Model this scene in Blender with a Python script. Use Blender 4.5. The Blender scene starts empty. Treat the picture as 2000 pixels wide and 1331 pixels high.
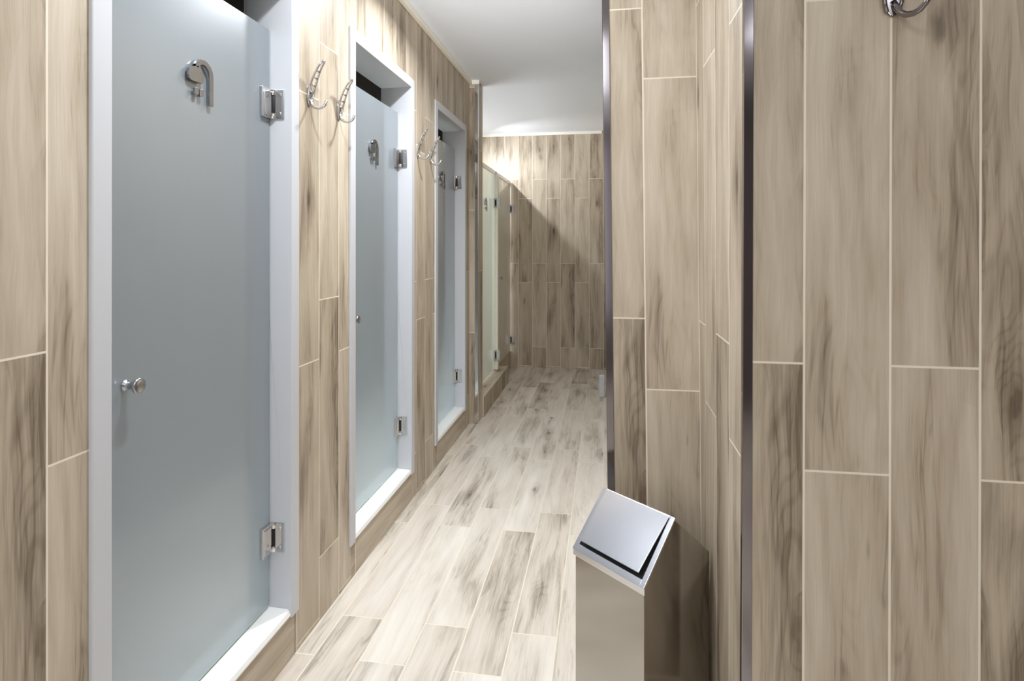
import bpy, bmesh, math, random
from mathutils import Vector, Matrix
random.seed(7)
PI = math.pi
sc = bpy.context.scene
COL = sc.collection

# ------------------------------------------------------------------ camera
cam_d = bpy.data.cameras.new('camera')
cam_d.sensor_width = 36.0
cam_d.lens = 36.0 * 1138 / 2000
cam_d.shift_y = -185.5 / 2000
cam_d.clip_start = 0.02
cam = bpy.data.objects.new('camera', cam_d)
COL.objects.link(cam)
cam.location = (0, 0, 1.309)
cam.rotation_euler = (PI / 2, 0, math.radians(9.0))
sc.camera = cam

# ------------------------------------------------------------------ world, lamps, exposure
w = bpy.data.worlds.new('world'); sc.world = w; w.use_nodes = True
w.node_tree.nodes['Background'].inputs[0].default_value = (0.9, 0.95, 1.0, 1)
w.node_tree.nodes['Background'].inputs[1].default_value = 0.05
sc.view_settings.view_transform = 'Standard'
sc.view_settings.look = 'None'
sc.view_settings.exposure = 0.82
sc.cycles.max_bounces = 14
sc.cycles.diffuse_bounces = 8
sc.cycles.glossy_bounces = 6
sc.view_settings.gamma = 1.0
sc.view_settings.use_curve_mapping = False

CEIL = 2.52
def downlight(x, y, power, radius=0.05, col=(0.93, 0.97, 1.0), z=CEIL - 0.012, spread=175):
    d = bpy.data.lights.new('downlight', 'AREA')
    d.shape = 'DISK'; d.size = radius * 2; d.energy = power; d.color = col
    d.spread = math.radians(spread)
    o = bpy.data.objects.new('downlight', d); COL.objects.link(o)
    o.location = (x, y, z)
    return o
def panel(x, y, sx, sy, power, col=(0.93, 0.97, 1.0)):
    d = bpy.data.lights.new('led_panel', 'AREA')
    d.shape = 'RECTANGLE'; d.size = sx; d.size_y = sy; d.energy = power; d.color = col
    o = bpy.data.objects.new('led_panel', d); COL.objects.link(o)
    o.location = (x, y, CEIL - 0.012)
    return o
def soft_fill(loc, rot, sx, sy, power):
    d = bpy.data.lights.new('window_light', 'AREA')
    d.shape = 'RECTANGLE'; d.size = sx; d.size_y = sy; d.energy = power; d.color = (0.95, 0.98, 1.0)
    o = bpy.data.objects.new('window_light', d); COL.objects.link(o)
    o.location = loc; o.rotation_euler = rot
    return o
def cubicle_fill(y, power):
    d = bpy.data.lights.new('cubicle_spot', 'SPOT')
    d.spot_size = math.radians(42); d.spot_blend = 0.7; d.shadow_soft_size = 0.03; d.energy = power; d.color = (0.92, 1.0, 0.95)
    o = bpy.data.objects.new('cubicle_spot', d); COL.objects.link(o); o.location = (-1.66, y, 2.285)
    return o
downlight(-0.52, 1.30, 8.5, spread=150)
downlight(-0.52, 2.48, 12.5, spread=150)
panel(-0.30, -0.55, 0.6, 1.2, 9)  # two fill lights added above the viewer, out of view
panel(1.10, -0.60, 0.6, 1.2, 6)
# added fill spot behind the viewer, unseen, to brighten the corridor ceiling
_d = bpy.data.lights.new('uplighter', 'SPOT'); _d.spot_size = math.radians(32); _d.spot_blend = 1.0
_d.shadow_soft_size = 0.08; _d.energy = 330; _d.color = (0.95, 0.97, 1.0)
_o = bpy.data.objects.new('uplighter', _d); COL.objects.link(_o)
_o.location = (-0.46, -0.45, 1.6); _o.rotation_euler = (math.radians(90 + 21), 0, 0)
soft_fill((-0.52, -2.38, 1.45), (math.radians(90), 0, 0), 0.8, 1.7, 12)      # added soft fill light behind the viewer
# lamp of the far open-topped cubicles, hidden by the left wall
o = downlight(-1.25, 5.62, 4.2, z=2.27, spread=150, radius=.02); o.rotation_euler = Vector((.62, .55, -.56)).to_track_quat('-Z', 'Y').to_euler()
soft_fill((-2.27, 5.27, 1.45), (math.radians(90), 0, math.radians(-90)), 1.7, 1.7, 19)   # added unseen fill light inside the far cubicles
for _y, _p in ((1.365, 190), (2.52, 360), (3.68, 380)): cubicle_fill(_y, _p)  # unseen lights added in the closed cubicles so the glass glows

# ------------------------------------------------------------------ helpers
class MB:
    """collects faces (with metric UVs) for one mesh object"""
    def __init__(self):
        self.bm = bmesh.new(); self.uv = self.bm.loops.layers.uv.new('UVMap')
    def poly(self, pts, uvs=None, mi=0, smooth=False):
        vs = [self.bm.verts.new(p) for p in pts]
        f = self.bm.faces.new(vs); f.material_index = mi; f.smooth = smooth
        if uvs:
            for l, t in zip(f.loops, uvs): l[self.uv].uv = t
        return f
    def box(self, x0, x1, y0, y1, z0, z1, mi=0, uvf=None, skip=''):
        p = lambda x, y, z: Vector((x, y, z))
        F = {'-x': [p(x0,y1,z0), p(x0,y0,z0), p(x0,y0,z1), p(x0,y1,z1)],
             '+x': [p(x1,y0,z0), p(x1,y1,z0), p(x1,y1,z1), p(x1,y0,z1)],
             '-y': [p(x0,y0,z0), p(x1,y0,z0), p(x1,y0,z1), p(x0,y0,z1)],
             '+y': [p(x1,y1,z0), p(x0,y1,z0), p(x0,y1,z1), p(x1,y1,z1)],
             '-z': [p(x0,y1,z0), p(x1,y1,z0), p(x1,y0,z0), p(x0,y0,z0)],
             '+z': [p(x0,y0,z1), p(x1,y0,z1), p(x1,y1,z1), p(x0,y1,z1)]}
        for k, q in F.items():
            if k in skip.split(): continue
            self.poly(q, [uvf(v, k) for v in q] if uvf else None, mi)
    def prism(self, prof, axis_from, axis_to, mi=0):
        """prof: list of Vectors (closed, planar); extruded by axis_to-axis_from"""
        d = axis_to - axis_from
        a = [self.bm.verts.new(p + axis_from) for p in prof]
        b = [self.bm.verts.new(p + axis_from + d) for p in prof]
        n = len(prof); fs = []
        fs.append(self.bm.faces.new(a)); fs.append(self.bm.faces.new(list(reversed(b))))
        for i in range(n):
            fs.append(self.bm.faces.new((a[i], b[i], b[(i+1) % n], a[(i+1) % n])))
        for f in fs: f.material_index = mi
        return fs
    def tube(self, pts, r, seg=10, mi=0, cap=True, flat=None):
        """round tube along pts; r a number or list; flat=(dirvector, factor) widens the section"""
        n = len(pts); pts = [Vector(p) for p in pts]
        rr = r if isinstance(r, (list, tuple)) else [r] * n
        rings = []; up = Vector((0, 1, 0)) if flat is None else Vector(flat[0]).normalized()
        for i in range(n):
            t = (pts[min(i+1, n-1)] - pts[max(i-1, 0)]).normalized()
            s = (up - t * up.dot(t))
            if s.length < 1e-4: s = Vector((1, 0, 0)) - t * t.x
            s.normalize(); q = t.cross(s)
            k = flat[1] if flat else 1.0
            if isinstance(k, (list, tuple)): k = k[i]
            rings.append([self.bm.verts.new(pts[i] + s * (rr[i] * k * math.cos(2*PI*j/seg)) + q * (rr[i] * math.sin(2*PI*j/seg))) for j in range(seg)])
        for i in range(n-1):
            for j in range(seg):
                f = self.bm.faces.new((rings[i][j], rings[i][(j+1) % seg], rings[i+1][(j+1) % seg], rings[i+1][j]))
                f.smooth = True; f.material_index = mi
        if cap:
            for q in (rings[0], rings[-1]):
                f = self.bm.faces.new(q); f.material_index = mi
    def lathe(self, prof, o, ax, seg=28, mi=0):
        """prof: (distance along ax, radius) pairs"""
        o = Vector(o); ax = Vector(ax).normalized()
        s = ax.orthogonal().normalized(); q = ax.cross(s); rings = []
        for (d, r) in prof:
            rings.append([self.bm.verts.new(o + ax*d + s*(max(r,1e-5)*math.cos(2*PI*j/seg)) + q*(max(r,1e-5)*math.sin(2*PI*j/seg))) for j in range(seg)])
        for i in range(len(prof)-1):
            for j in range(seg):
                f = self.bm.faces.new((rings[i][j], rings[i][(j+1) % seg], rings[i+1][(j+1) % seg], rings[i+1][j]))
                f.smooth = True; f.material_index = mi
        for q2 in (rings[0], rings[-1]):
            self.bm.faces.new(q2).material_index = mi
    def build(self, name, mats, parent=None, bevel=0.0, seg=2, keep=False, autosmooth=False):
        bm = self.bm
        if not keep:
            bmesh.ops.remove_doubles(bm, verts=bm.verts, dist=1e-5)
            bmesh.ops.recalc_face_normals(bm, faces=bm.faces)
        me = bpy.data.meshes.new(name); bm.to_mesh(me); bm.free()
        for m in (mats if isinstance(mats, (list, tuple)) else [mats]): me.materials.append(m)
        o = bpy.data.objects.new(name, me); COL.objects.link(o)
        if parent is not None: o.parent = parent
        if bevel:
            b = o.modifiers.new('bevel', 'BEVEL'); b.width = bevel; b.segments = seg
            b.limit_method = 'ANGLE'; b.angle_limit = math.radians(40); b.harden_normals = False
        return o

def empty(name, loc=(0, 0, 0), rz=0.0, parent=None):
    o = bpy.data.objects.new(name, None); o.empty_display_size = 0.05
    COL.objects.link(o); o.location = loc; o.rotation_euler = (0, 0, rz)
    if parent is not None: o.parent = parent
    return o
def tag(o, label, cat, group=None, kind=None):
    o['label'] = label; o['category'] = cat
    if group: o['group'] = group
    if kind: o['kind'] = kind
    return o

# ------------------------------------------------------------------ materials
def srgb(r, g, b):
    f = lambda c: (c/255/12.92) if c/255 <= 0.04045 else ((c/255 + 0.055)/1.055) ** 2.4
    return (f(r), f(g), f(b), 1.0)

class NT:
    def __init__(self, name):
        self.m = bpy.data.materials.new(name); self.m.use_nodes = True
        self.t = self.m.node_tree; self.t.nodes.clear()
    def n(self, typ, **kw):
        nd = self.t.nodes.new(typ)
        for k, v in kw.items(): setattr(nd, k, v)
        return nd
    def l(self, a, b): self.t.links.new(a, b)
    def setin(self, sock, v):
        if hasattr(v, 'is_linked') or isinstance(v, bpy.types.NodeSocket): self.l(v, sock)
        else: sock.default_value = v
    def math(self, op, a, b=0.0, c=None, clamp=False):
        nd = self.n('ShaderNodeMath', operation=op); nd.use_clamp = clamp
        self.setin(nd.inputs[0], a); self.setin(nd.inputs[1], b)
        if c is not None: self.setin(nd.inputs[2], c)
        return nd.outputs[0]
    def vec(self, x, y, z=0.0):
        nd = self.n('ShaderNodeCombineXYZ')
        for s, v in zip(nd.inputs, (x, y, z)): self.setin(s, v)
        return nd.outputs[0]
    def noise(self, v, scale=1.0, detail=3.0, rough=0.5, dist=0.0):
        nd = self.n('ShaderNodeTexNoise'); self.l(v, nd.inputs['Vector'])
        nd.inputs['Scale'].default_value = scale; nd.inputs['Detail'].default_value = detail
        nd.inputs['Roughness'].default_value = rough; nd.inputs['Distortion'].default_value = dist
        return nd.outputs['Fac']
    def ramp(self, f, stops, interp='LINEAR'):
        nd = self.n('ShaderNodeValToRGB'); cr = nd.color_ramp; cr.interpolation = interp
        while len(cr.elements) < len(stops): cr.elements.new(0.5)
        for e, (p, c) in zip(cr.elements, stops):
            e.position = p; e.color = c if len(c) == 4 else (*c, 1)
        self.l(f, nd.inputs[0]); return nd.outputs[0]
    def mapr(self, f, a, b, c=0.0, d=1.0):
        nd = self.n('ShaderNodeMapRange'); nd.clamp = True
        for i, v in enumerate((f, a, b, c, d)): self.setin(nd.inputs[i], v)
        return nd.outputs[0]
    def mix(self, f, a, b, blend='MIX'):
        nd = self.n('ShaderNodeMix', data_type='RGBA', blend_type=blend)
        self.setin(nd.inputs[0], f); self.setin(nd.inputs[6], a); self.setin(nd.inputs[7], b)
        return nd.outputs[2]
    def principled(self, **kw):
        p = self.n('ShaderNodeBsdfPrincipled'); o = self.n('ShaderNodeOutputMaterial')
        self.l(p.outputs[0], o.inputs[0])
        for k, v in kw.items(): self.setin(p.inputs[k.replace('_', ' ')], v)
        return p

def plank_tile(name, light, mid, dark, grout, seed, knots=1.0, rough=0.42, contrast=1.0):
    t = NT(name)
    uv = t.n('ShaderNodeUVMap'); uv.uv_map = 'UVMap'
    sp = t.n('ShaderNodeSeparateXYZ'); t.l(uv.outputs[0], sp.inputs[0])
    u, v = sp.outputs[0], sp.outputs[1]
    W, L, OFF = 0.1515, 0.9, -0.205
    cu = t.math('DIVIDE', u, W); ci = t.math('FLOOR', cu)
    fu = t.math('MULTIPLY', t.math('SUBTRACT', cu, ci), W)                    # metres across the plank
    par = t.math('FLOORED_MODULO', ci, 2.0)
    vv = t.math('DIVIDE', t.math('SUBTRACT', v, t.math('MULTIPLY', par, OFF)), L)
    ri = t.math('FLOOR', vv)
    fv = t.math('MULTIPLY', t.math('SUBTRACT', vv, ri), L)
    du = t.math('MINIMUM', fu, t.math('SUBTRACT', W, fu))
    dv = t.math('MINIMUM', fv, t.math('SUBTRACT', L, fv))
    dm = t.math('MINIMUM', du, dv)
    gm = t.mapr(dm, 0.0015, 0.0027, 1.0, 0.0)
    wn = t.n('ShaderNodeTexWhiteNoise', noise_dimensions='3D')
    t.l(t.vec(ci, ri, seed), wn.inputs['Vector'])
    rs = t.n('ShaderNodeSeparateXYZ'); t.l(wn.outputs['Color'], rs.inputs[0])
    r1, r2, r3 = rs.outputs
    z = t.math('MULTIPLY', wn.outputs['Value'], 60.0)
    # low-frequency warp makes the grain wander around knots
    wz = t.math('SUBTRACT', t.noise(t.vec(t.math('MULTIPLY', fu, 7.0), t.math('MULTIPLY', fv, 2.6), z), 1.0, 2.0), 0.5)
    uw = t.math('ADD', fu, t.math('MULTIPLY', wz, 0.035))
    # knots : stretched voronoi cells, only a few of them kept
    vo = t.n('ShaderNodeTexVoronoi', feature='F1'); vo.inputs['Scale'].default_value = 1.0
    t.l(t.vec(t.math('MULTIPLY', fu, 11.0), t.math('MULTIPLY', fv, 3.6), z), vo.inputs['Vector'])
    vsep = t.n('ShaderNodeSeparateColor'); t.l(vo.outputs['Color'], vsep.inputs[0])
    keep = t.math('GREATER_THAN', vsep.outputs[0], 0.62)
    kd = t.math('ADD', vo.outputs['Distance'], t.math('MULTIPLY', t.math('SUBTRACT', t.noise(t.vec(t.math('MULTIPLY', fu, 60.0), t.math('MULTIPLY', fv, 22.0), z), 1.0, 2.0), 0.5), 0.14))
    kcore = t.math('MULTIPLY', keep, t.mapr(kd, 0.05, 0.17, 1.0, 0.0))
    khalo = t.math('MULTIPLY', keep, t.mapr(kd, 0.05, 0.6, 1.0, 0.0))
    # broad soft clouds and streaks along the plank
    cloud = t.noise(t.vec(t.math('MULTIPLY', uw, 10.0), t.math('MULTIPLY', fv, 1.5), z), 1.0, 4.0, 0.55, 0.5)
    streak = t.noise(t.vec(t.math('MULTIPLY', uw, 75.0), t.math('MULTIPLY', fv, 3.0), z), 1.0, 3.0, 0.6)
    fine = t.noise(t.vec(t.math('MULTIPLY', uw, 420.0), t.math('MULTIPLY', fv, 9.0), z), 1.0, 2.0, 0.6)
    # cathedral contour lines
    cn = t.noise(t.vec(t.math('MULTIPLY', fu, 9.0), t.math('MULTIPLY', fv, 1.25), t.math('ADD', z, 11.0)), 1.0, 1.5, 0.4, 0.2)
    cn2 = t.math('ADD', cn, t.math('MULTIPLY', khalo, 0.22))
    ring = t.math('SINE', t.math('MULTIPLY', cn2, 130.0))
    ringm = t.math('MULTIPLY', t.mapr(ring, 0.2, 1.0), t.mapr(cloud, 0.42, 0.62))
    # flecks: short dark dashes
    fl = t.noise(t.vec(t.math('MULTIPLY', uw, 130.0), t.math('MULTIPLY', fv, 11.0), t.math('ADD', z, 5.0)), 1.0, 1.0, 0.5)
    flm = t.math('MULTIPLY', t.mapr(fl, 0.72, 0.80), t.mapr(cloud, 0.45, 0.6))
    vn = t.noise(t.vec(t.math('MULTIPLY', uw, 20.0), t.math('MULTIPLY', fv, 1.4), t.math('ADD', z, 21.0)), 1.0, 2.5, 0.55, 0.4)
    vein = t.math('MULTIPLY', t.mapr(t.math('ABSOLUTE', t.math('SUBTRACT', vn, 0.5)), 0.0, 0.03, 1.0, 0.0), t.mapr(cloud, 0.40, 0.60))
    tone = t.math('ADD', t.math('MULTIPLY', t.math('SUBTRACT', cloud, 0.5), 1.45 * contrast), 0.42)
    tone = t.math('ADD', tone, t.math('MULTIPLY', t.math('SUBTRACT', streak, 0.5), 0.58 * contrast))
    tone = t.math('ADD', tone, t.math('MULTIPLY', t.math('SUBTRACT', fine, 0.5), 0.38 * contrast))
    tone = t.math('ADD', tone, t.math('MULTIPLY', t.math('SUBTRACT', r1, 0.5), 0.30))
    tone = t.math('ADD', tone, t.math('MULTIPLY', vein, 0.20 * contrast))
    tone = t.math('ADD', tone, t.math('MULTIPLY', ringm, 0.10 * contrast))
    tone = t.math('ADD', tone, t.math('MULTIPLY', khalo, 0.32 * knots))
    c = t.ramp(tone, [(0.0, light), (0.48, mid), (1.0, dark)])
    # slight warm / grey shift per plank
    c = t.mix(t.math('MULTIPLY', r2, 0.16), c, srgb(196, 176, 168), 'MULTIPLY')
    dk = t.math('MINIMUM', t.math('ADD', t.math('MULTIPLY', kcore, 0.75 * knots), t.math('MULTIPLY', flm, 0.35)), 0.8)
    c = t.mix(dk, c, tuple(x * 0.42 for x in dark[:3]) + (1,))
    c = t.mix(t.math('MULTIPLY', gm, 0.9), c, grout)
    bump = t.n('ShaderNodeBump'); bump.inputs['Strength'].default_value = 0.16; bump.inputs['Distance'].default_value = 0.002
    h = t.math('SUBTRACT', t.math('MULTIPLY', t.math('ADD', streak, fine), -0.12), gm)
    t.l(h, bump.inputs['Height'])
    p = t.principled(Base_Color=c, Roughness=t.math('ADD', t.math('MULTIPLY', gm, 0.3), rough))
    p.inputs['Specular IOR Level'].default_value = 0.35
    t.l(bump.outputs[0], p.inputs['Normal'])
    return t.m

def plain(name, col, rough=0.5, metal=0.0, noise=0.0, nscale=30.0, **kw):
    t = NT(name)
    c = col
    if noise:
        co = t.n('ShaderNodeTexCoord')
        f = t.noise(co.outputs['Object'], nscale, 3.0)
        c = t.mix(f, tuple(x*(1-noise) for x in col[:3]) + (1,), tuple(min(1, x*(1+noise)) for x in col[:3]) + (1,))
    t.principled(Base_Color=c, Roughness=rough, Metallic=metal, **kw)
    return t.m

M = {}
GROUT = srgb(236, 226, 210)
M['wall'] = plank_tile('wood_look_wall_tile', srgb(211, 200, 184), srgb(184, 171, 152), srgb(121, 107, 91), GROUT, 3.0)
M['floor'] = plank_tile('wood_look_floor_tile', srgb(232, 226, 217), srgb(213, 205, 193), srgb(146, 136, 123), srgb(232, 222, 204), 9.0, rough=0.4)
M['ceiling'] = plain('ceiling_paint', srgb(238, 243, 251), 0.8, noise=0.01, nscale=3)
M['cornice'] = plain('cornice_paint', srgb(244, 241, 230), 0.6, noise=0.02)
M['white'] = plain('white_frame_lacquer', srgb(200, 202, 208), 0.35, noise=0.01)
M['sill'] = plain('white_stone_sill', srgb(242, 242, 241), 0.3, noise=0.015, nscale=12)
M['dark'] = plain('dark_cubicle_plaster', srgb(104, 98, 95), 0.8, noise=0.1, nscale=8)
M['sign'] = plain('dull_nickel_sign', srgb(152, 153, 156), 0.24, 1.0, noise=0.02)
M['black'] = plain('black_rubber', srgb(18, 18, 20), 0.6, noise=0.05)
M['chrome'] = plain('polished_chrome', srgb(214, 214, 216), 0.09, 1.0, noise=0.02)
M['satin'] = plain('satin_nickel', srgb(186, 187, 190), 0.26, 1.0, noise=0.02)

def brushed(name, col, r0, r1):
    t = NT(name)
    co = t.n('ShaderNodeTexCoord'); mp = t.n('ShaderNodeMapping')
    t.l(co.outputs['Object'], mp.inputs[0]); mp.inputs['Scale'].default_value = (.4, .4, 260)
    f = t.noise(mp.outputs[0], 1.0, 3.0)
    c = t.mix(f, tuple(x*.985 for x in col[:3]) + (1,), col)
    t.principled(Base_Color=c, Metallic=1.0, Roughness=t.mapr(f, 0.3, 0.7, r0, r1))
    return t.m
M['steel'] = brushed('brushed_steel_body', srgb(180, 176, 170), .15, .17)
M['bright_steel'] = brushed('bright_steel_flap', srgb(240, 240, 246), .2, .22)
M['trim_metal'] = plain('dark_polished_trim_metal', srgb(150, 144, 148), 0.12, 1.0, noise=0.03)  # polished metal with its dark reflections put into the base colour
M['dark_tile'] = plain('dark_slate_wall', srgb(128, 120, 121), 0.6, noise=0.08, nscale=6)

def frosted(name, col, trans=0.3):
    t = NT(name)
    co = t.n('ShaderNodeTexCoord')
    f = t.noise(co.outputs['Object'], 2.2, 2.0)
    c = t.mix(f, tuple(x*0.97 for x in col[:3]) + (1,), col)
    # sandblasted body, partly see-through, under a sheen that grows at a flat angle
    df = t.n('ShaderNodeBsdfDiffuse'); t.l(c, df.inputs[0])
    tr = t.n('ShaderNodeBsdfTranslucent'); t.l(c, tr.inputs[0])
    mx = t.n('ShaderNodeMixShader'); mx.inputs[0].default_value = trans
    t.l(df.outputs[0], mx.inputs[1]); t.l(tr.outputs[0], mx.inputs[2])
    g1 = t.n('ShaderNodeBsdfGlossy'); g1.inputs['Roughness'].default_value = 0.3
    f1 = t.n('ShaderNodeFresnel'); f1.inputs[0].default_value = 2.3
    m1 = t.n('ShaderNodeMixShader'); t.l(f1.outputs[0], m1.inputs[0]); t.l(mx.outputs[0], m1.inputs[1]); t.l(g1.outputs[0], m1.inputs[2])
    g2 = t.n('ShaderNodeBsdfGlossy'); g2.inputs['Roughness'].default_value = 0.05
    f2 = t.n('ShaderNodeFresnel'); f2.inputs[0].default_value = 1.33
    m2 = t.n('ShaderNodeMixShader'); t.l(f2.outputs[0], m2.inputs[0]); t.l(m1.outputs[0], m2.inputs[1]); t.l(g2.outputs[0], m2.inputs[2])
    o = t.n('ShaderNodeOutputMaterial'); t.l(m2.outputs[0], o.inputs[0])
    return t.m
M['glass'] = frosted('frosted_glass', srgb(172, 183, 193), .5)
def clear_face():
    t = NT('clear_back_of_frosted_glass')
    a = t.n('ShaderNodeBsdfTransparent'); a.inputs[0].default_value = (0.95, 0.98, 0.97, 1)
    g = t.n('ShaderNodeBsdfGlossy'); g.inputs['Roughness'].default_value = 0.02
    co = t.n('ShaderNodeTexCoord'); f = t.noise(co.outputs['Object'], 3.0)
    m = t.n('ShaderNodeMixShader'); t.l(t.mapr(f, 0, 1, .04, .07), m.inputs[0]); t.l(a.outputs[0], m.inputs[1]); t.l(g.outputs[0], m.inputs[2])
    o = t.n('ShaderNodeOutputMaterial'); t.l(m.outputs[0], o.inputs[0]); return t.m
M['glass_back'] = clear_face()
M['glass_edge'] = plain('green_glass_edge', srgb(120, 150, 146), 0.2, noise=0.02)
M['glass_far'] = frosted('frosted_glass_greenish', srgb(222, 228, 214), .6)
M['glass_dim'] = frosted('frosted_glass_beige', srgb(176, 169, 154), .25)

# ------------------------------------------------------------------ room shell
XL = -0.98            # left wall plane
FX = XL + 0.008       # face of the white door frames
YB, XR = -2.4, 2.6    # back and right limits of the room
YE = 6.22             # end wall
YR = 1.19             # right wall (faces the camera)
YP = 1.727            # face of the right-hand corner pier
XP = 0.006            # right side of the corridor
XI = 0.268            # inner corner
TH = 0.155            # left wall thickness
DOORS = [0.980, 2.137, 3.294]   # near outer edge of each white frame
DW = 0.77
FT, FB = 2.165, 0.135
YC0, YC1, XC = 4.18, 4.352, -0.916   # stub of wall past the third door
# floor
b = MB()
b.poly([(-2.4, YB, 0), (XR, YB, 0), (XR, YE + .1, 0), (-2.4, YE + .1, 0)],
       [(x + .3085, y - 1.945) for x, y in ((-2.4, YB), (XR, YB), (XR, YE + .1), (-2.4, YE + .1))])
o = b.build('floor', M['floor']); tag(o, 'pale wood-look plank tile floor of the corridor', 'floor', kind='structure')
# ceiling
b = MB(); b.box(-2.4, XR, YB, YE + .1, CEIL, CEIL + .06)
o = b.build('ceiling', M['ceiling']); tag(o, 'plain light grey painted ceiling', 'ceiling', kind='structure')

# left wall with three door openings
def uv_left(off):
    def f(v, k):
        if k in ('-x', '+x'): return (v.y - off, v.z - 1.12)
        if k in ('-y', '+y'): return (v.x - XL + .07, v.z - 1.12)
        return (v.x - XL + .07, v.y)
    return f
b = MB()
ins = 0.02   # the frame overlaps the opening a little
segs = [(YB, DOORS[0] + ins, .7435)]
for i in range(3):
    y0 = DOORS[i] + DW - ins
    y1 = DOORS[i+1] + ins if i < 2 else YC1
    segs.append((y0, y1, 1.898))
for y0, y1, off in segs: b.box(XL - TH, XL, y0, y1, 0, CEIL, uvf=uv_left(off))
for y in DOORS:
    b.box(XL - TH, XL, y + ins, y + DW - ins, FT - ins, CEIL, uvf=uv_left(1.898))
    b.box(XL - TH, XL, y + ins, y + DW - ins, 0, FB + .004, uvf=lambda v, k: (v.z + .006 if k == '+x' else v.x, v.y * 1.0 - y - .06))
o = b.build('wall_left', M['wall'], keep=True); tag(o, 'left wall of wood-look plank tiles around the frosted doors', 'wall', kind='structure')
# stub wall past the third door
b = MB(); b.box(XL - .02, XC, YC0, YC1, 0, CEIL, uvf=lambda v, k: ((v.x - XC + .14, v.z - 1.12 + .45) if k in '-y+y' else (v.y - YC0, v.z - 1.12)))
o = b.build('wall_stub', M['wall'], keep=True); tag(o, 'narrow tiled wall stub past the third frosted door', 'wall', kind='structure')
# end wall
b = MB(); b.box(-2.4, XP + .2, YE, YE + .1, 0, CEIL, uvf=lambda v, k: (v.x + .46, v.z - 1.12))
o = b.build('wall_end', M['wall'], keep=True); tag(o, 'tiled end wall of the corridor crossed by a diagonal shadow', 'wall', kind='structure')
# right corner pier: front face, corridor side and return, leaning a hair as in the photo
def lean(x, z, k): return x + (1.10 - z) * k
KP, KI = 0.0115, 0.0095
def col_strip(b, f0, f1, n=8):
    for i in range(n):
        z0, z1 = CEIL*i/n, CEIL*(i+1)/n
        a0, u0 = f0(z0); a1, u1 = f0(z1); c0, w0 = f1(z0); c1, w1 = f1(z1)
        b.poly([a0, c0, c1, a1], [u0, w0, w1, u1])
b = MB()
PL = lambda z: ((lean(XP, z, KP), YP, z), (XP + .0345, z - 1.098))
PR = lambda z: ((lean(XI, z, KI), YP, z), (XI + .0345, z - 1.098))
col_strip(b, PL, PR)
o = b.build('wall_pier', M['wall'], keep=True); tag(o, 'narrow tiled pier face behind the steel bin', 'wall', kind='structure')
b = MB()
col_strip(b, lambda z: ((lean(XP, z, KP), YP, z), (0, z - 1.1)), lambda z: ((lean(XP, z, KP), YE, z), (YE - YP, z - 1.1)))
o = b.build('wall_corridor', M['wall'], keep=True); tag(o, 'right-hand corridor wall seen edge on', 'wall', kind='structure')
b = MB()
col_strip(b, lambda z: ((lean(XI, z, KI), YP, z), (YP - 1.327, z - 1.095)), lambda z: ((lean(XI, z, -.003), YR, z), (YR - 1.327, z - 1.095)))
o = b.build('wall_return', M['wall'], keep=True); tag(o, 'short tiled return wall beside the bin, seen at a sharp angle', 'wall', kind='structure')
# right wall
b = MB()
col_strip(b, lambda z: ((lean(XI, z, -.003), YR, z), (XI - .2265, z - 1.083)), lambda z: ((XR, YR, z), (XR - .2265, z - 1.083)))
o = b.build('wall_right', M['wall'], keep=True); tag(o, 'large wood-look tiled wall facing the viewer at right', 'wall', kind='structure')
# walls behind and beside the viewer
b = MB(); b.box(-2.4, XR, YB - .1, YB, 0, CEIL, uvf=lambda v, k: (v.x, v.z - 1.1))
o = b.build('wall_back', M['dark_tile'], keep=True); tag(o, 'dark wall behind the viewer', 'wall', kind='structure')
b = MB(); b.box(XR, XR + .1, YB, YR, 0, CEIL, uvf=lambda v, k: (v.y, v.z - 1.1))
o = b.build('wall_side', M['wall'], keep=True); tag(o, 'tiled wall at the far right, outside the view', 'wall', kind='structure')
# cubicles behind the left wall: dark plaster
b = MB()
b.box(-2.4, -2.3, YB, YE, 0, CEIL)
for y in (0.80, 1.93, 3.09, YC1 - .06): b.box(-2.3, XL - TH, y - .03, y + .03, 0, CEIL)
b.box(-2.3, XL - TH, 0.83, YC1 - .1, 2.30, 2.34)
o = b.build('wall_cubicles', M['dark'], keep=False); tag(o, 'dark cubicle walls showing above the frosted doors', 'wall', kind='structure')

for i, y in enumerate((1.365, 2.52, 3.645)):
    b = MB(); h = (.80, 1.93, 3.09, YC1 - .06)
    y0, y1 = h[i] + .031, h[i+1] - .031
    b.box(-2.299, XL - TH - .001, y0, y1, 0, .14); b.box(-2.299, XL - TH - .001, y0, y0 + .04, .14, .16); b.box(-2.299, XL - TH - .001, y1 - .04, y1, .14, .16)
    o = b.build('floor_tray_%d' % (i + 1), M['sill'], bevel=.004); tag(o, 'white shower tray glimmering through frosted door number %s' % ('one', 'two', 'three')[i], 'shower tray', kind='structure')
b = MB(); b.box(-2.299, -2.28, YC1, YE - .001, 0, CEIL, uvf=lambda v, k: (v.y, v.z))
o = b.build('wall_far', M['wall'], keep=True); tag(o, 'tiled back wall of the far cubicles behind their glass', 'wall', kind='structure')
# cornice strips
def cornice(i, x0, x1, y0, y1, label):
    b = MB(); b.box(x0, x1, y0, y1, CEIL - .03, CEIL)
    o = b.build('trim_%d' % i, M['cornice'], bevel=.004); tag(o, label, 'cornice', kind='structure'); return o
cornice(1, XL, XL + .025, YB, YC0, 'thin cream cornice strip along the left wall top')
cornice(2, XL + .02, XC + .014, YC0 - .016, YC0, 'short cream cornice strip above the wall stub')
cornice(3, -2.27, XP - .03, YE - .016, YE, 'thin cream cornice strip over the end wall')

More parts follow.
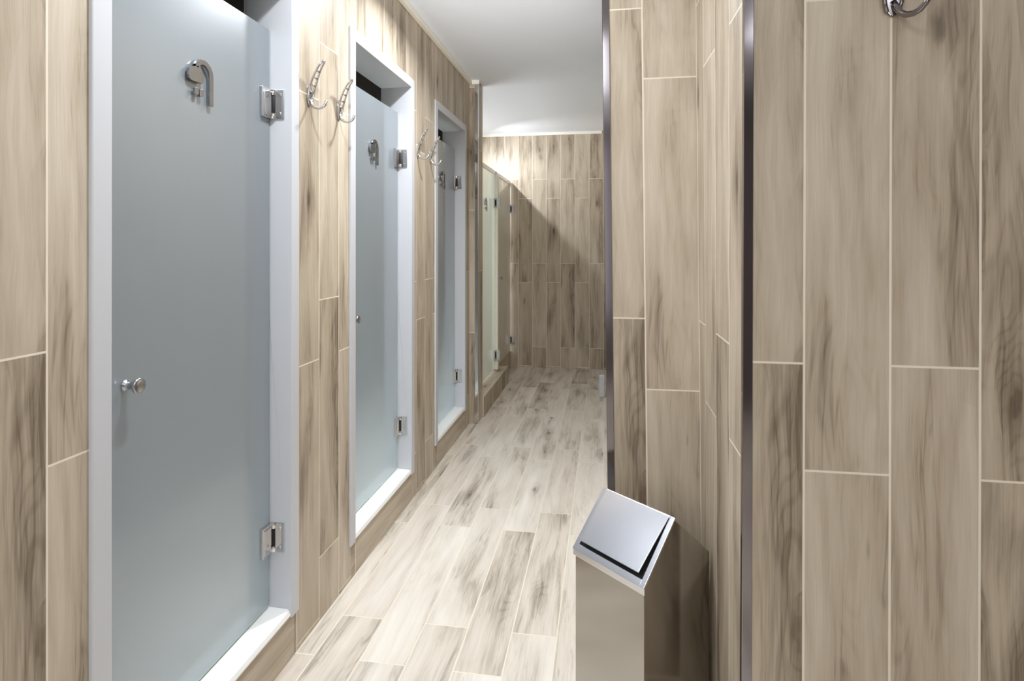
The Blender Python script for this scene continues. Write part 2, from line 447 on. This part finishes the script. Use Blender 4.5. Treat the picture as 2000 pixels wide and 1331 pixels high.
# chrome corner profiles
def corner_profile(i, label, fx, y0, s, sx, sy, z0=0.0, z1=CEIL):
    """square-edged metal profile at an outer corner; fx(z) gives its x; sx, sy = size on both faces"""
    b = MB(); n = 6
    zs = [z0 + (z1 - z0)*k/n for k in range(n+1)]
    prof = lambda z: [Vector((fx(z) + a*s, y0 + c, z)) for a, c in ((-.0025, -.0025), (sx, -.0025), (sx, .003), (.002, .003), (.002, sy), (-.0025, sy))]
    rings = [[b.bm.verts.new(p) for p in prof(z)] for z in zs]
    for k in range(n):
        for j in range(6):
            b.bm.faces.new((rings[k][j], rings[k][(j+1) % 6], rings[k+1][(j+1) % 6], rings[k+1][j]))
    b.bm.faces.new(rings[0]); b.bm.faces.new(rings[-1])
    o = b.build('trim_%d' % i, M['trim_metal'], bevel=.0012, seg=2); tag(o, label, 'corner trim', kind='structure'); return o
corner_profile(4, 'polished metal corner strip on the left edge of the pier behind the bin', lambda z: lean(XP, z, KP), YP, 1, .0185, .02)
corner_profile(5, 'polished metal corner strip on the left edge of the large right wall', lambda z: lean(XI, z, -.003), YR, 1, .0165, .012)
o = corner_profile(6, 'polished metal corner strip on the wall stub past the third door', lambda z: XC, YC0, -1, .022, .02); o.data.materials[0] = M['chrome']

# ------------------------------------------------------------------ doors
XG = -1.046      # front of the glass
def sign_mesh():
    """shower pictogram in the YZ plane, origin at its bottom left, 0.113 x 0.128"""
    b = MB(); T = .007; X0 = .005
    def ext(poly):
        pr = [Vector((0, y, z)) for y, z in poly]
        b.prism(pr, Vector((X0, 0, 0)), Vector((X0 + T, 0, 0)))
    # pipe
    pipe = [(0.0874, 0.0018), (0.0877, 0.0383), (0.0877, 0.0802), (0.0855, 0.0906), (0.0791, 0.0998), (0.0691, 0.1065), (0.0583, 0.109), (0.0459, 0.1072), (0.0355, 0.1007), (0.0289, 0.0921)]
    pts = [Vector((0,) + p) for p in pipe]
    L, R = [], []
    for i, p in enumerate(pts):
        d = (pts[min(i+1, len(pts)-1)] - pts[max(i-1, 0)]).normalized()
        n = Vector((0, -d.z, d.y)); hw = .0070
        L.append(p + n*hw); R.append(p - n*hw)
    for i in range(len(pts)-1):
        q = [L[i], R[i], R[i+1], L[i+1]]
        vs0 = [p + Vector((X0, 0, 0)) for p in q]; vs1 = [p + Vector((X0 + T, 0, 0)) for p in q]
        b.poly(vs1); b.poly(list(reversed(vs0)))
        b.poly([vs0[1], vs0[2], vs1[2], vs1[1]]); b.poly([vs0[3], vs0[0], vs1[0], vs1[3]])
        if i == 0: b.poly([vs0[0], vs0[1], vs1[1], vs1[0]])
    ext([(0.0521, 0.0525), (0.0355, 0.0512), (0.0201, 0.0502), (0.0103, 0.0508), (0.0036, 0.0544), (0.0003, 0.0622), (0.0007, 0.0716), (0.003, 0.0797), (0.0083, 0.0844), (0.0201, 0.0889), (0.032, 0.094), (0.0424, 0.0962), (0.0473, 0.089), (0.053, 0.0817), (0.0578, 0.0716), (0.0583, 0.0621), (0.0562, 0.0552)])     # shower head
    for d in [[(0.0226, 0.0344), (0.0338, 0.0374), (0.0364, 0.0351), (0.0381, 0.0212), (0.0329, 0.0181), (0.0252, 0.0167), (0.0231, 0.018)], [(0.0433, 0.0351), (0.0539, 0.0379), (0.0562, 0.0361), (0.0565, 0.0211), (0.0521, 0.0176), (0.0438, 0.0161), (0.0424, 0.0176)]]: ext(d)     # two drops
    return b
def hinge_mesh():
    """glass clamp hinge; origin on the glass at the jamb; y<0 over the glass, x>0 out along the jamb"""
    b = MB()
    H = .046
    b.box(.001, .011, -.056, -.008, -H, H)          # clamp plate on glass
    b.box(.011, .0135, -.050, -.014, -H + .008, H - .008)
    for z0, z1 in ((-H, -.028), (.028, H)): b.tube([(.013, -.002, z0), (.013, -.002, z1)], .009, 14)
    b.tube([(.013, -.002, -.028), (.013, -.002, .028)], .0075, 14, mi=1)
    b.box(.016, .050, -.004, .000, -H, H)           # leaf on jamb
    for z in (-.030, .030):
        b.lathe([(0, .0055), (.0022, .0055), (.003, .004)], (.036, -.004, z), (0, -1, 0), 12)
    return b
def knob_mesh():
    b = MB()
    b.lathe([(.000, .012), (.003, .012), (.003, .0085), (.022, .0080), (.026, .0115), (.030, .0165), (.034, .0172), (.0375, .0165), (.038, .014), (.036, .012), (.0355, 0)], (0, 0, 0), (1, 0, 0), 32)
    return b
proto = {}
def place(kind, fn, mats, name, parent, loc, bevel=0.0):
    if kind not in proto:
        o = fn().build(name, mats, parent, bevel=bevel); proto[kind] = o
    else:
        o = proto[kind].copy(); o.name = name; COL.objects.link(o); o.parent = parent
    o.location = loc
    return o
def door(i, y, label):
    root = empty('door_%d' % i, (XL, y, 0)); tag(root, label, 'door', 'frosted shower doors in the left wall', 'structure')
    dx = -XL; fw = .046
    f = MB(); xf, xb = FX - XL, -TH - .002
    # jambs and head: face boards
    f.box(xb, xf, 0, fw, FB, FT); f.box(xb, xf, DW - fw, DW, FB, FT); f.box(xb, xf, fw, DW - fw, FT - fw, FT)
    f.build('door_frame', M['white'], root, bevel=.0025)
    s = MB()
    pr = [Vector((XG - XL - .055, 0, .140)), Vector((.004, 0, .140)), Vector((.006, 0, .146)), Vector((.001, 0, .158)), Vector((-.006, 0, .163)), Vector((XG - XL - .055, 0, .166))]
    s.prism(pr, Vector((0, fw, 0)), Vector((0, DW - fw, 0)))
    s.build('sill', M['sill'], root, bevel=.002)
    g = MB()
    gx = XG - XL
    g.box(gx - .010, gx, fw + .004, DW - fw - .005, .173, 1.992)
    go = g.build('glass_panel', [M['glass'], M['glass_edge'], M['glass_back']], root, bevel=.0012)
    for p in go.data.polygons:
        p.material_index = 1 if abs(p.normal.x) < .5 else (0 if p.normal.x > 0 else 2)
    place('knob', knob_mesh, M['satin'], 'knob', go, (gx, .158, 1.0))
    for z in (1.755, .388): place('hinge', hinge_mesh, [M['chrome'], M['black']], 'hinge', go, (gx, DW - fw, z), .0015)
    place('sign', sign_mesh, M['sign'], 'shower_sign', go, (gx, 0.3426, 1.6790), .0008)
    return root
door(1, DOORS[0], 'nearest frosted glass shower door in a white frame')
door(2, DOORS[1], 'middle frosted glass shower door between two pairs of coat hooks')
door(3, DOORS[2], 'third frosted glass shower door, just before the wall stub')

# ------------------------------------------------------------------ open-topped cubicles past the stub
XS = -1.0
b = MB(); b.box(XS - .16, -.905, YC1, 5.50, 0, .155, uvf=lambda v, k: ((v.y, v.z + .3) if k in '-x+x' else (v.x - .02, v.y)))
o = b.build('trim_7', M['wall'], keep=True); tag(o, 'raised tiled kerb at the foot of the far cubicles', 'kerb', kind='structure')
def far_door(i, y0, y1, label, sign, gm):
    root = empty('door_%d' % i, (XS, y0, 0)); tag(root, label, 'door', None, 'structure')
    w_ = y1 - y0; g = MB(); g.box(-.012, 0, 0, w_, .172, 1.965)
    go = g.build('glass_panel', [gm, M['glass_edge'], M['glass_back']], root)
    for p in go.data.polygons:
        p.material_index = 1 if abs(p.normal.x) < .5 else (0 if p.normal.x > 0 else 2)
    r = MB(); r.box(-.02, .006, 0, w_, 1.965, 2.0); r.build('head_rail', M['satin'], root, bevel=.002)
    place('knob', knob_mesh, M['satin'], 'knob', go, (0, .13, 1.0))
    for z in (1.70, .30): place('hinge', hinge_mesh, [M['chrome'], M['black']], 'hinge', go, (0, w_ - .02, z))
    if sign: place('sign', sign_mesh, M['sign'], 'shower_sign', go, (0, w_*.5 - .05, 1.60))
    return root
far_door(4, 4.40, 5.295, 'pale frosted glass door of the far cubicle just past the wall stub', True, M['glass_far'])
far_door(5, 5.345, 6.19, 'darker frosted glass door with a small knob beside the end wall', False, M['glass_dim'])
b = MB(); b.box(XS - .03, XS + .028, 5.295, 5.345, .16, 1.965)
o = b.build('trim_8', M['cornice'], bevel=.003); tag(o, 'slim white post between the two far cubicle doors', 'post', kind='structure')
b = MB(); b.box(XS - .03, XS, 5.50, YE, 0, .17, uvf=lambda v, k: (v.y, v.z))
o = b.build('wall_plinth', M['wall'], keep=True); tag(o, 'low tiled base under the farthest frosted door', 'wall', kind='structure')
b = MB(); b.box(-.045, XP - .002, 5.08, 5.14, 0, .19)  # small white block, purpose unknown
o = b.build('door_stop', M['white'], bevel=.006); tag(o, 'small white upright block at the foot of the corridor right wall', 'door stop')

# ------------------------------------------------------------------ coat hooks
def coat_hook(name, splay=0.0, dark=False):
    """origin on the wall; x out of the wall; y along it; z up (0 = height of the base plate)"""
    root = empty(name)
    # upper arm: a leaf-shaped openwork blade curving up and out
    a = MB()
    arm = [(.005, -.030), (.006, -.012), (.010, .010), (.016, .032), (.024, .056), (.033, .078), (.043, .096), (.052, .106)]
    wd = [.010, .0145, .0165, .0165, .015, .0125, .0095, .007]
    for sgn in (-1, 1):
        a.tube([(x, sgn*wd[i], z) for i, (x, z) in enumerate(arm)], [.0035, .004, .004, .004, .0038, .0036, .0035, .0036], 8)
    for i in (2, 3, 4, 5): 
        x, z = arm[i]; a.tube([(x, -wd[i], z), (x, wd[i], z)], .0034, 8)
    x, z = arm[-1]; a.tube([(x, -.007, z), (x + .003, -.003, z + .006), (x + .003, .003, z + .006), (x, .007, z)], .0036, 8)
    a.build('upper_arm', M['chrome'], root)
    p = MB()
    n = 20
    for s0, s1, k0, k1 in ((0, .005, 1, 1),):
        pr = [Vector((0, .014*math.cos(2*PI*j/n), .038*math.sin(2*PI*j/n))) for j in range(n)]
        p.prism(pr, Vector((0.0, 0, 0)), Vector((.005, 0, 0)))
    for z_ in (-.018, .018): p.lathe([(0, .0038), (.002, .0038), (.003, .002)], (.005, 0, z_), (1, 0, 0), 12)
    p.build('base_plate', M['chrome'], root, bevel=.001)
    c = MB()
    pts = []
    for tt, (x, z) in enumerate([(.005, -.010), (.008, -.024), (.014, -.036), (.024, -.043), (.036, -.046), (.048, -.044), (.058, -.036), (.063, -.024)]):
        pts.append((x, splay*tt/7, z))
    c.tube(pts, [.0055, .0058, .0058, .0056, .0054, .005, .0048, .005], 10)
    c.lathe([(-.004, .002), (-.002, .0048), (.002, .0048), (.004, .002)], pts[-1], (.3, 0, 1), 12)
    c.build('lower_hook', M['chrome'], root)
    return root
def copy_tree(o):
    c = o.copy(); COL.objects.link(c)
    for ch in o.children:
        d = ch.copy(); COL.objects.link(d); d.parent = c
    return c
hook = coat_hook('coat_hook')
for i, (y, lab) in enumerate([(1.825, 'chrome coat hook just right of the nearest frosted door'),
                              (2.045, 'chrome coat hook against the left edge of the middle door frame'),
                              (2.975, 'chrome coat hook just right of the middle frosted door'),
                              (3.205, 'chrome coat hook against the left edge of the third door frame')]):
    h = hook if i == 0 else copy_tree(hook)
    h.location = (XL, y, 1.815); h['label'] = lab; h['category'] = 'coat hook'; h['group'] = 'coat hooks on the left wall'
h2 = coat_hook('coat_hook', splay=.035); h2.location = (.532, YR, 1.775); h2.rotation_euler = (0, 0, -PI/2)
tag(h2, 'dark metal coat hook on the large right wall, cut by the top of the photo', 'coat hook')
for ch in h2.children: ch.data.materials[0] = M['trim_metal']  # same chrome hook as on the left; dark reflection put into its colour

# ------------------------------------------------------------------ waste bin
K = .78
B = Vector((.1147*K, 1.7378*K, 0))
BA = math.radians(-42.7)
ax = Vector((math.cos(BA), math.sin(BA), 0)); ay = Vector((-ax.y, ax.x, 0))       # along the front, and from front to back
BW, BD = 0.225, 0.262
A = B - ax*BW; C = B + ay*BD
HE, HR, TP = 1.309 - K, .654, .44
root = empty('waste_bin', (A.x, A.y, 0), math.atan2(ax.y, ax.x))
tag(root, 'brushed steel waste bin with a sloped swing flap at the pier', 'bin')
g = .0015
bd = MB()     # body: box with a gabled top
prof = [(g, 0), (BD - g, 0), (BD - g, HE - g), (BD*TP, HR - g), (g, HE - g)]
bd.prism([Vector((g, y, z)) for y, z in prof], Vector((0, 0, 0)), Vector((BW - 2*g, 0, 0)))
bd.build('body', M['steel'], root, bevel=.0025)
# front slope frame: coordinates s along slope (0 bottom, 1 top), n outwards
sv = Vector((0, BD*TP, HR - HE)); SL = sv.length; sv.normalize(); nv = Vector((0, -sv.z, sv.y))
def sp_(x, s, n): return Vector((x, 0, HE)) + sv*s + nv*n
hd = MB()
def slab(mb, x0, x1, s0, s1, n0, n1, mi=0, s1b=None):
    q = [sp_(x0, s0, n0), sp_(x1, s0, n0), sp_(x1, s1, n0), sp_(x0, s1, n0)]
    mb.prism(q, Vector((0, 0, 0)), nv*(n1 - n0), mi)
e = .0025
slab(hd, -e, .012, -e, SL, 0, .005); slab(hd, BW - .010, BW + e, -e, SL, 0, .005)
slab(hd, .012, BW - .010, -e, .014, 0, .005); slab(hd, .012, BW - .010, SL - .006, SL, 0, .005)
hd.box(-e, BW + e, -e, 0, HE - .016, HE + .002)
hd.build('hood_frame', M['bright_steel'], root, bevel=.001)
op = MB(); slab(op, .011, BW - .009, .013, SL - .005, -.0005, .0008); op.build('opening', M['black'], root)  # flat black sheet painted in for the shade inside the opening
fl = MB()
fx0, fx1, s0, s1 = .013, BW - .019, .021, SL - .002
q = [sp_(fx0, s0, .012), sp_(fx1, s0, .012), sp_(BW - .0115, s1, .006), sp_(fx0, s1, .006)]
fl.prism(q, Vector((0, 0, 0)), nv*.004)
fl.build('flap', M['bright_steel'], root, bevel=.001)
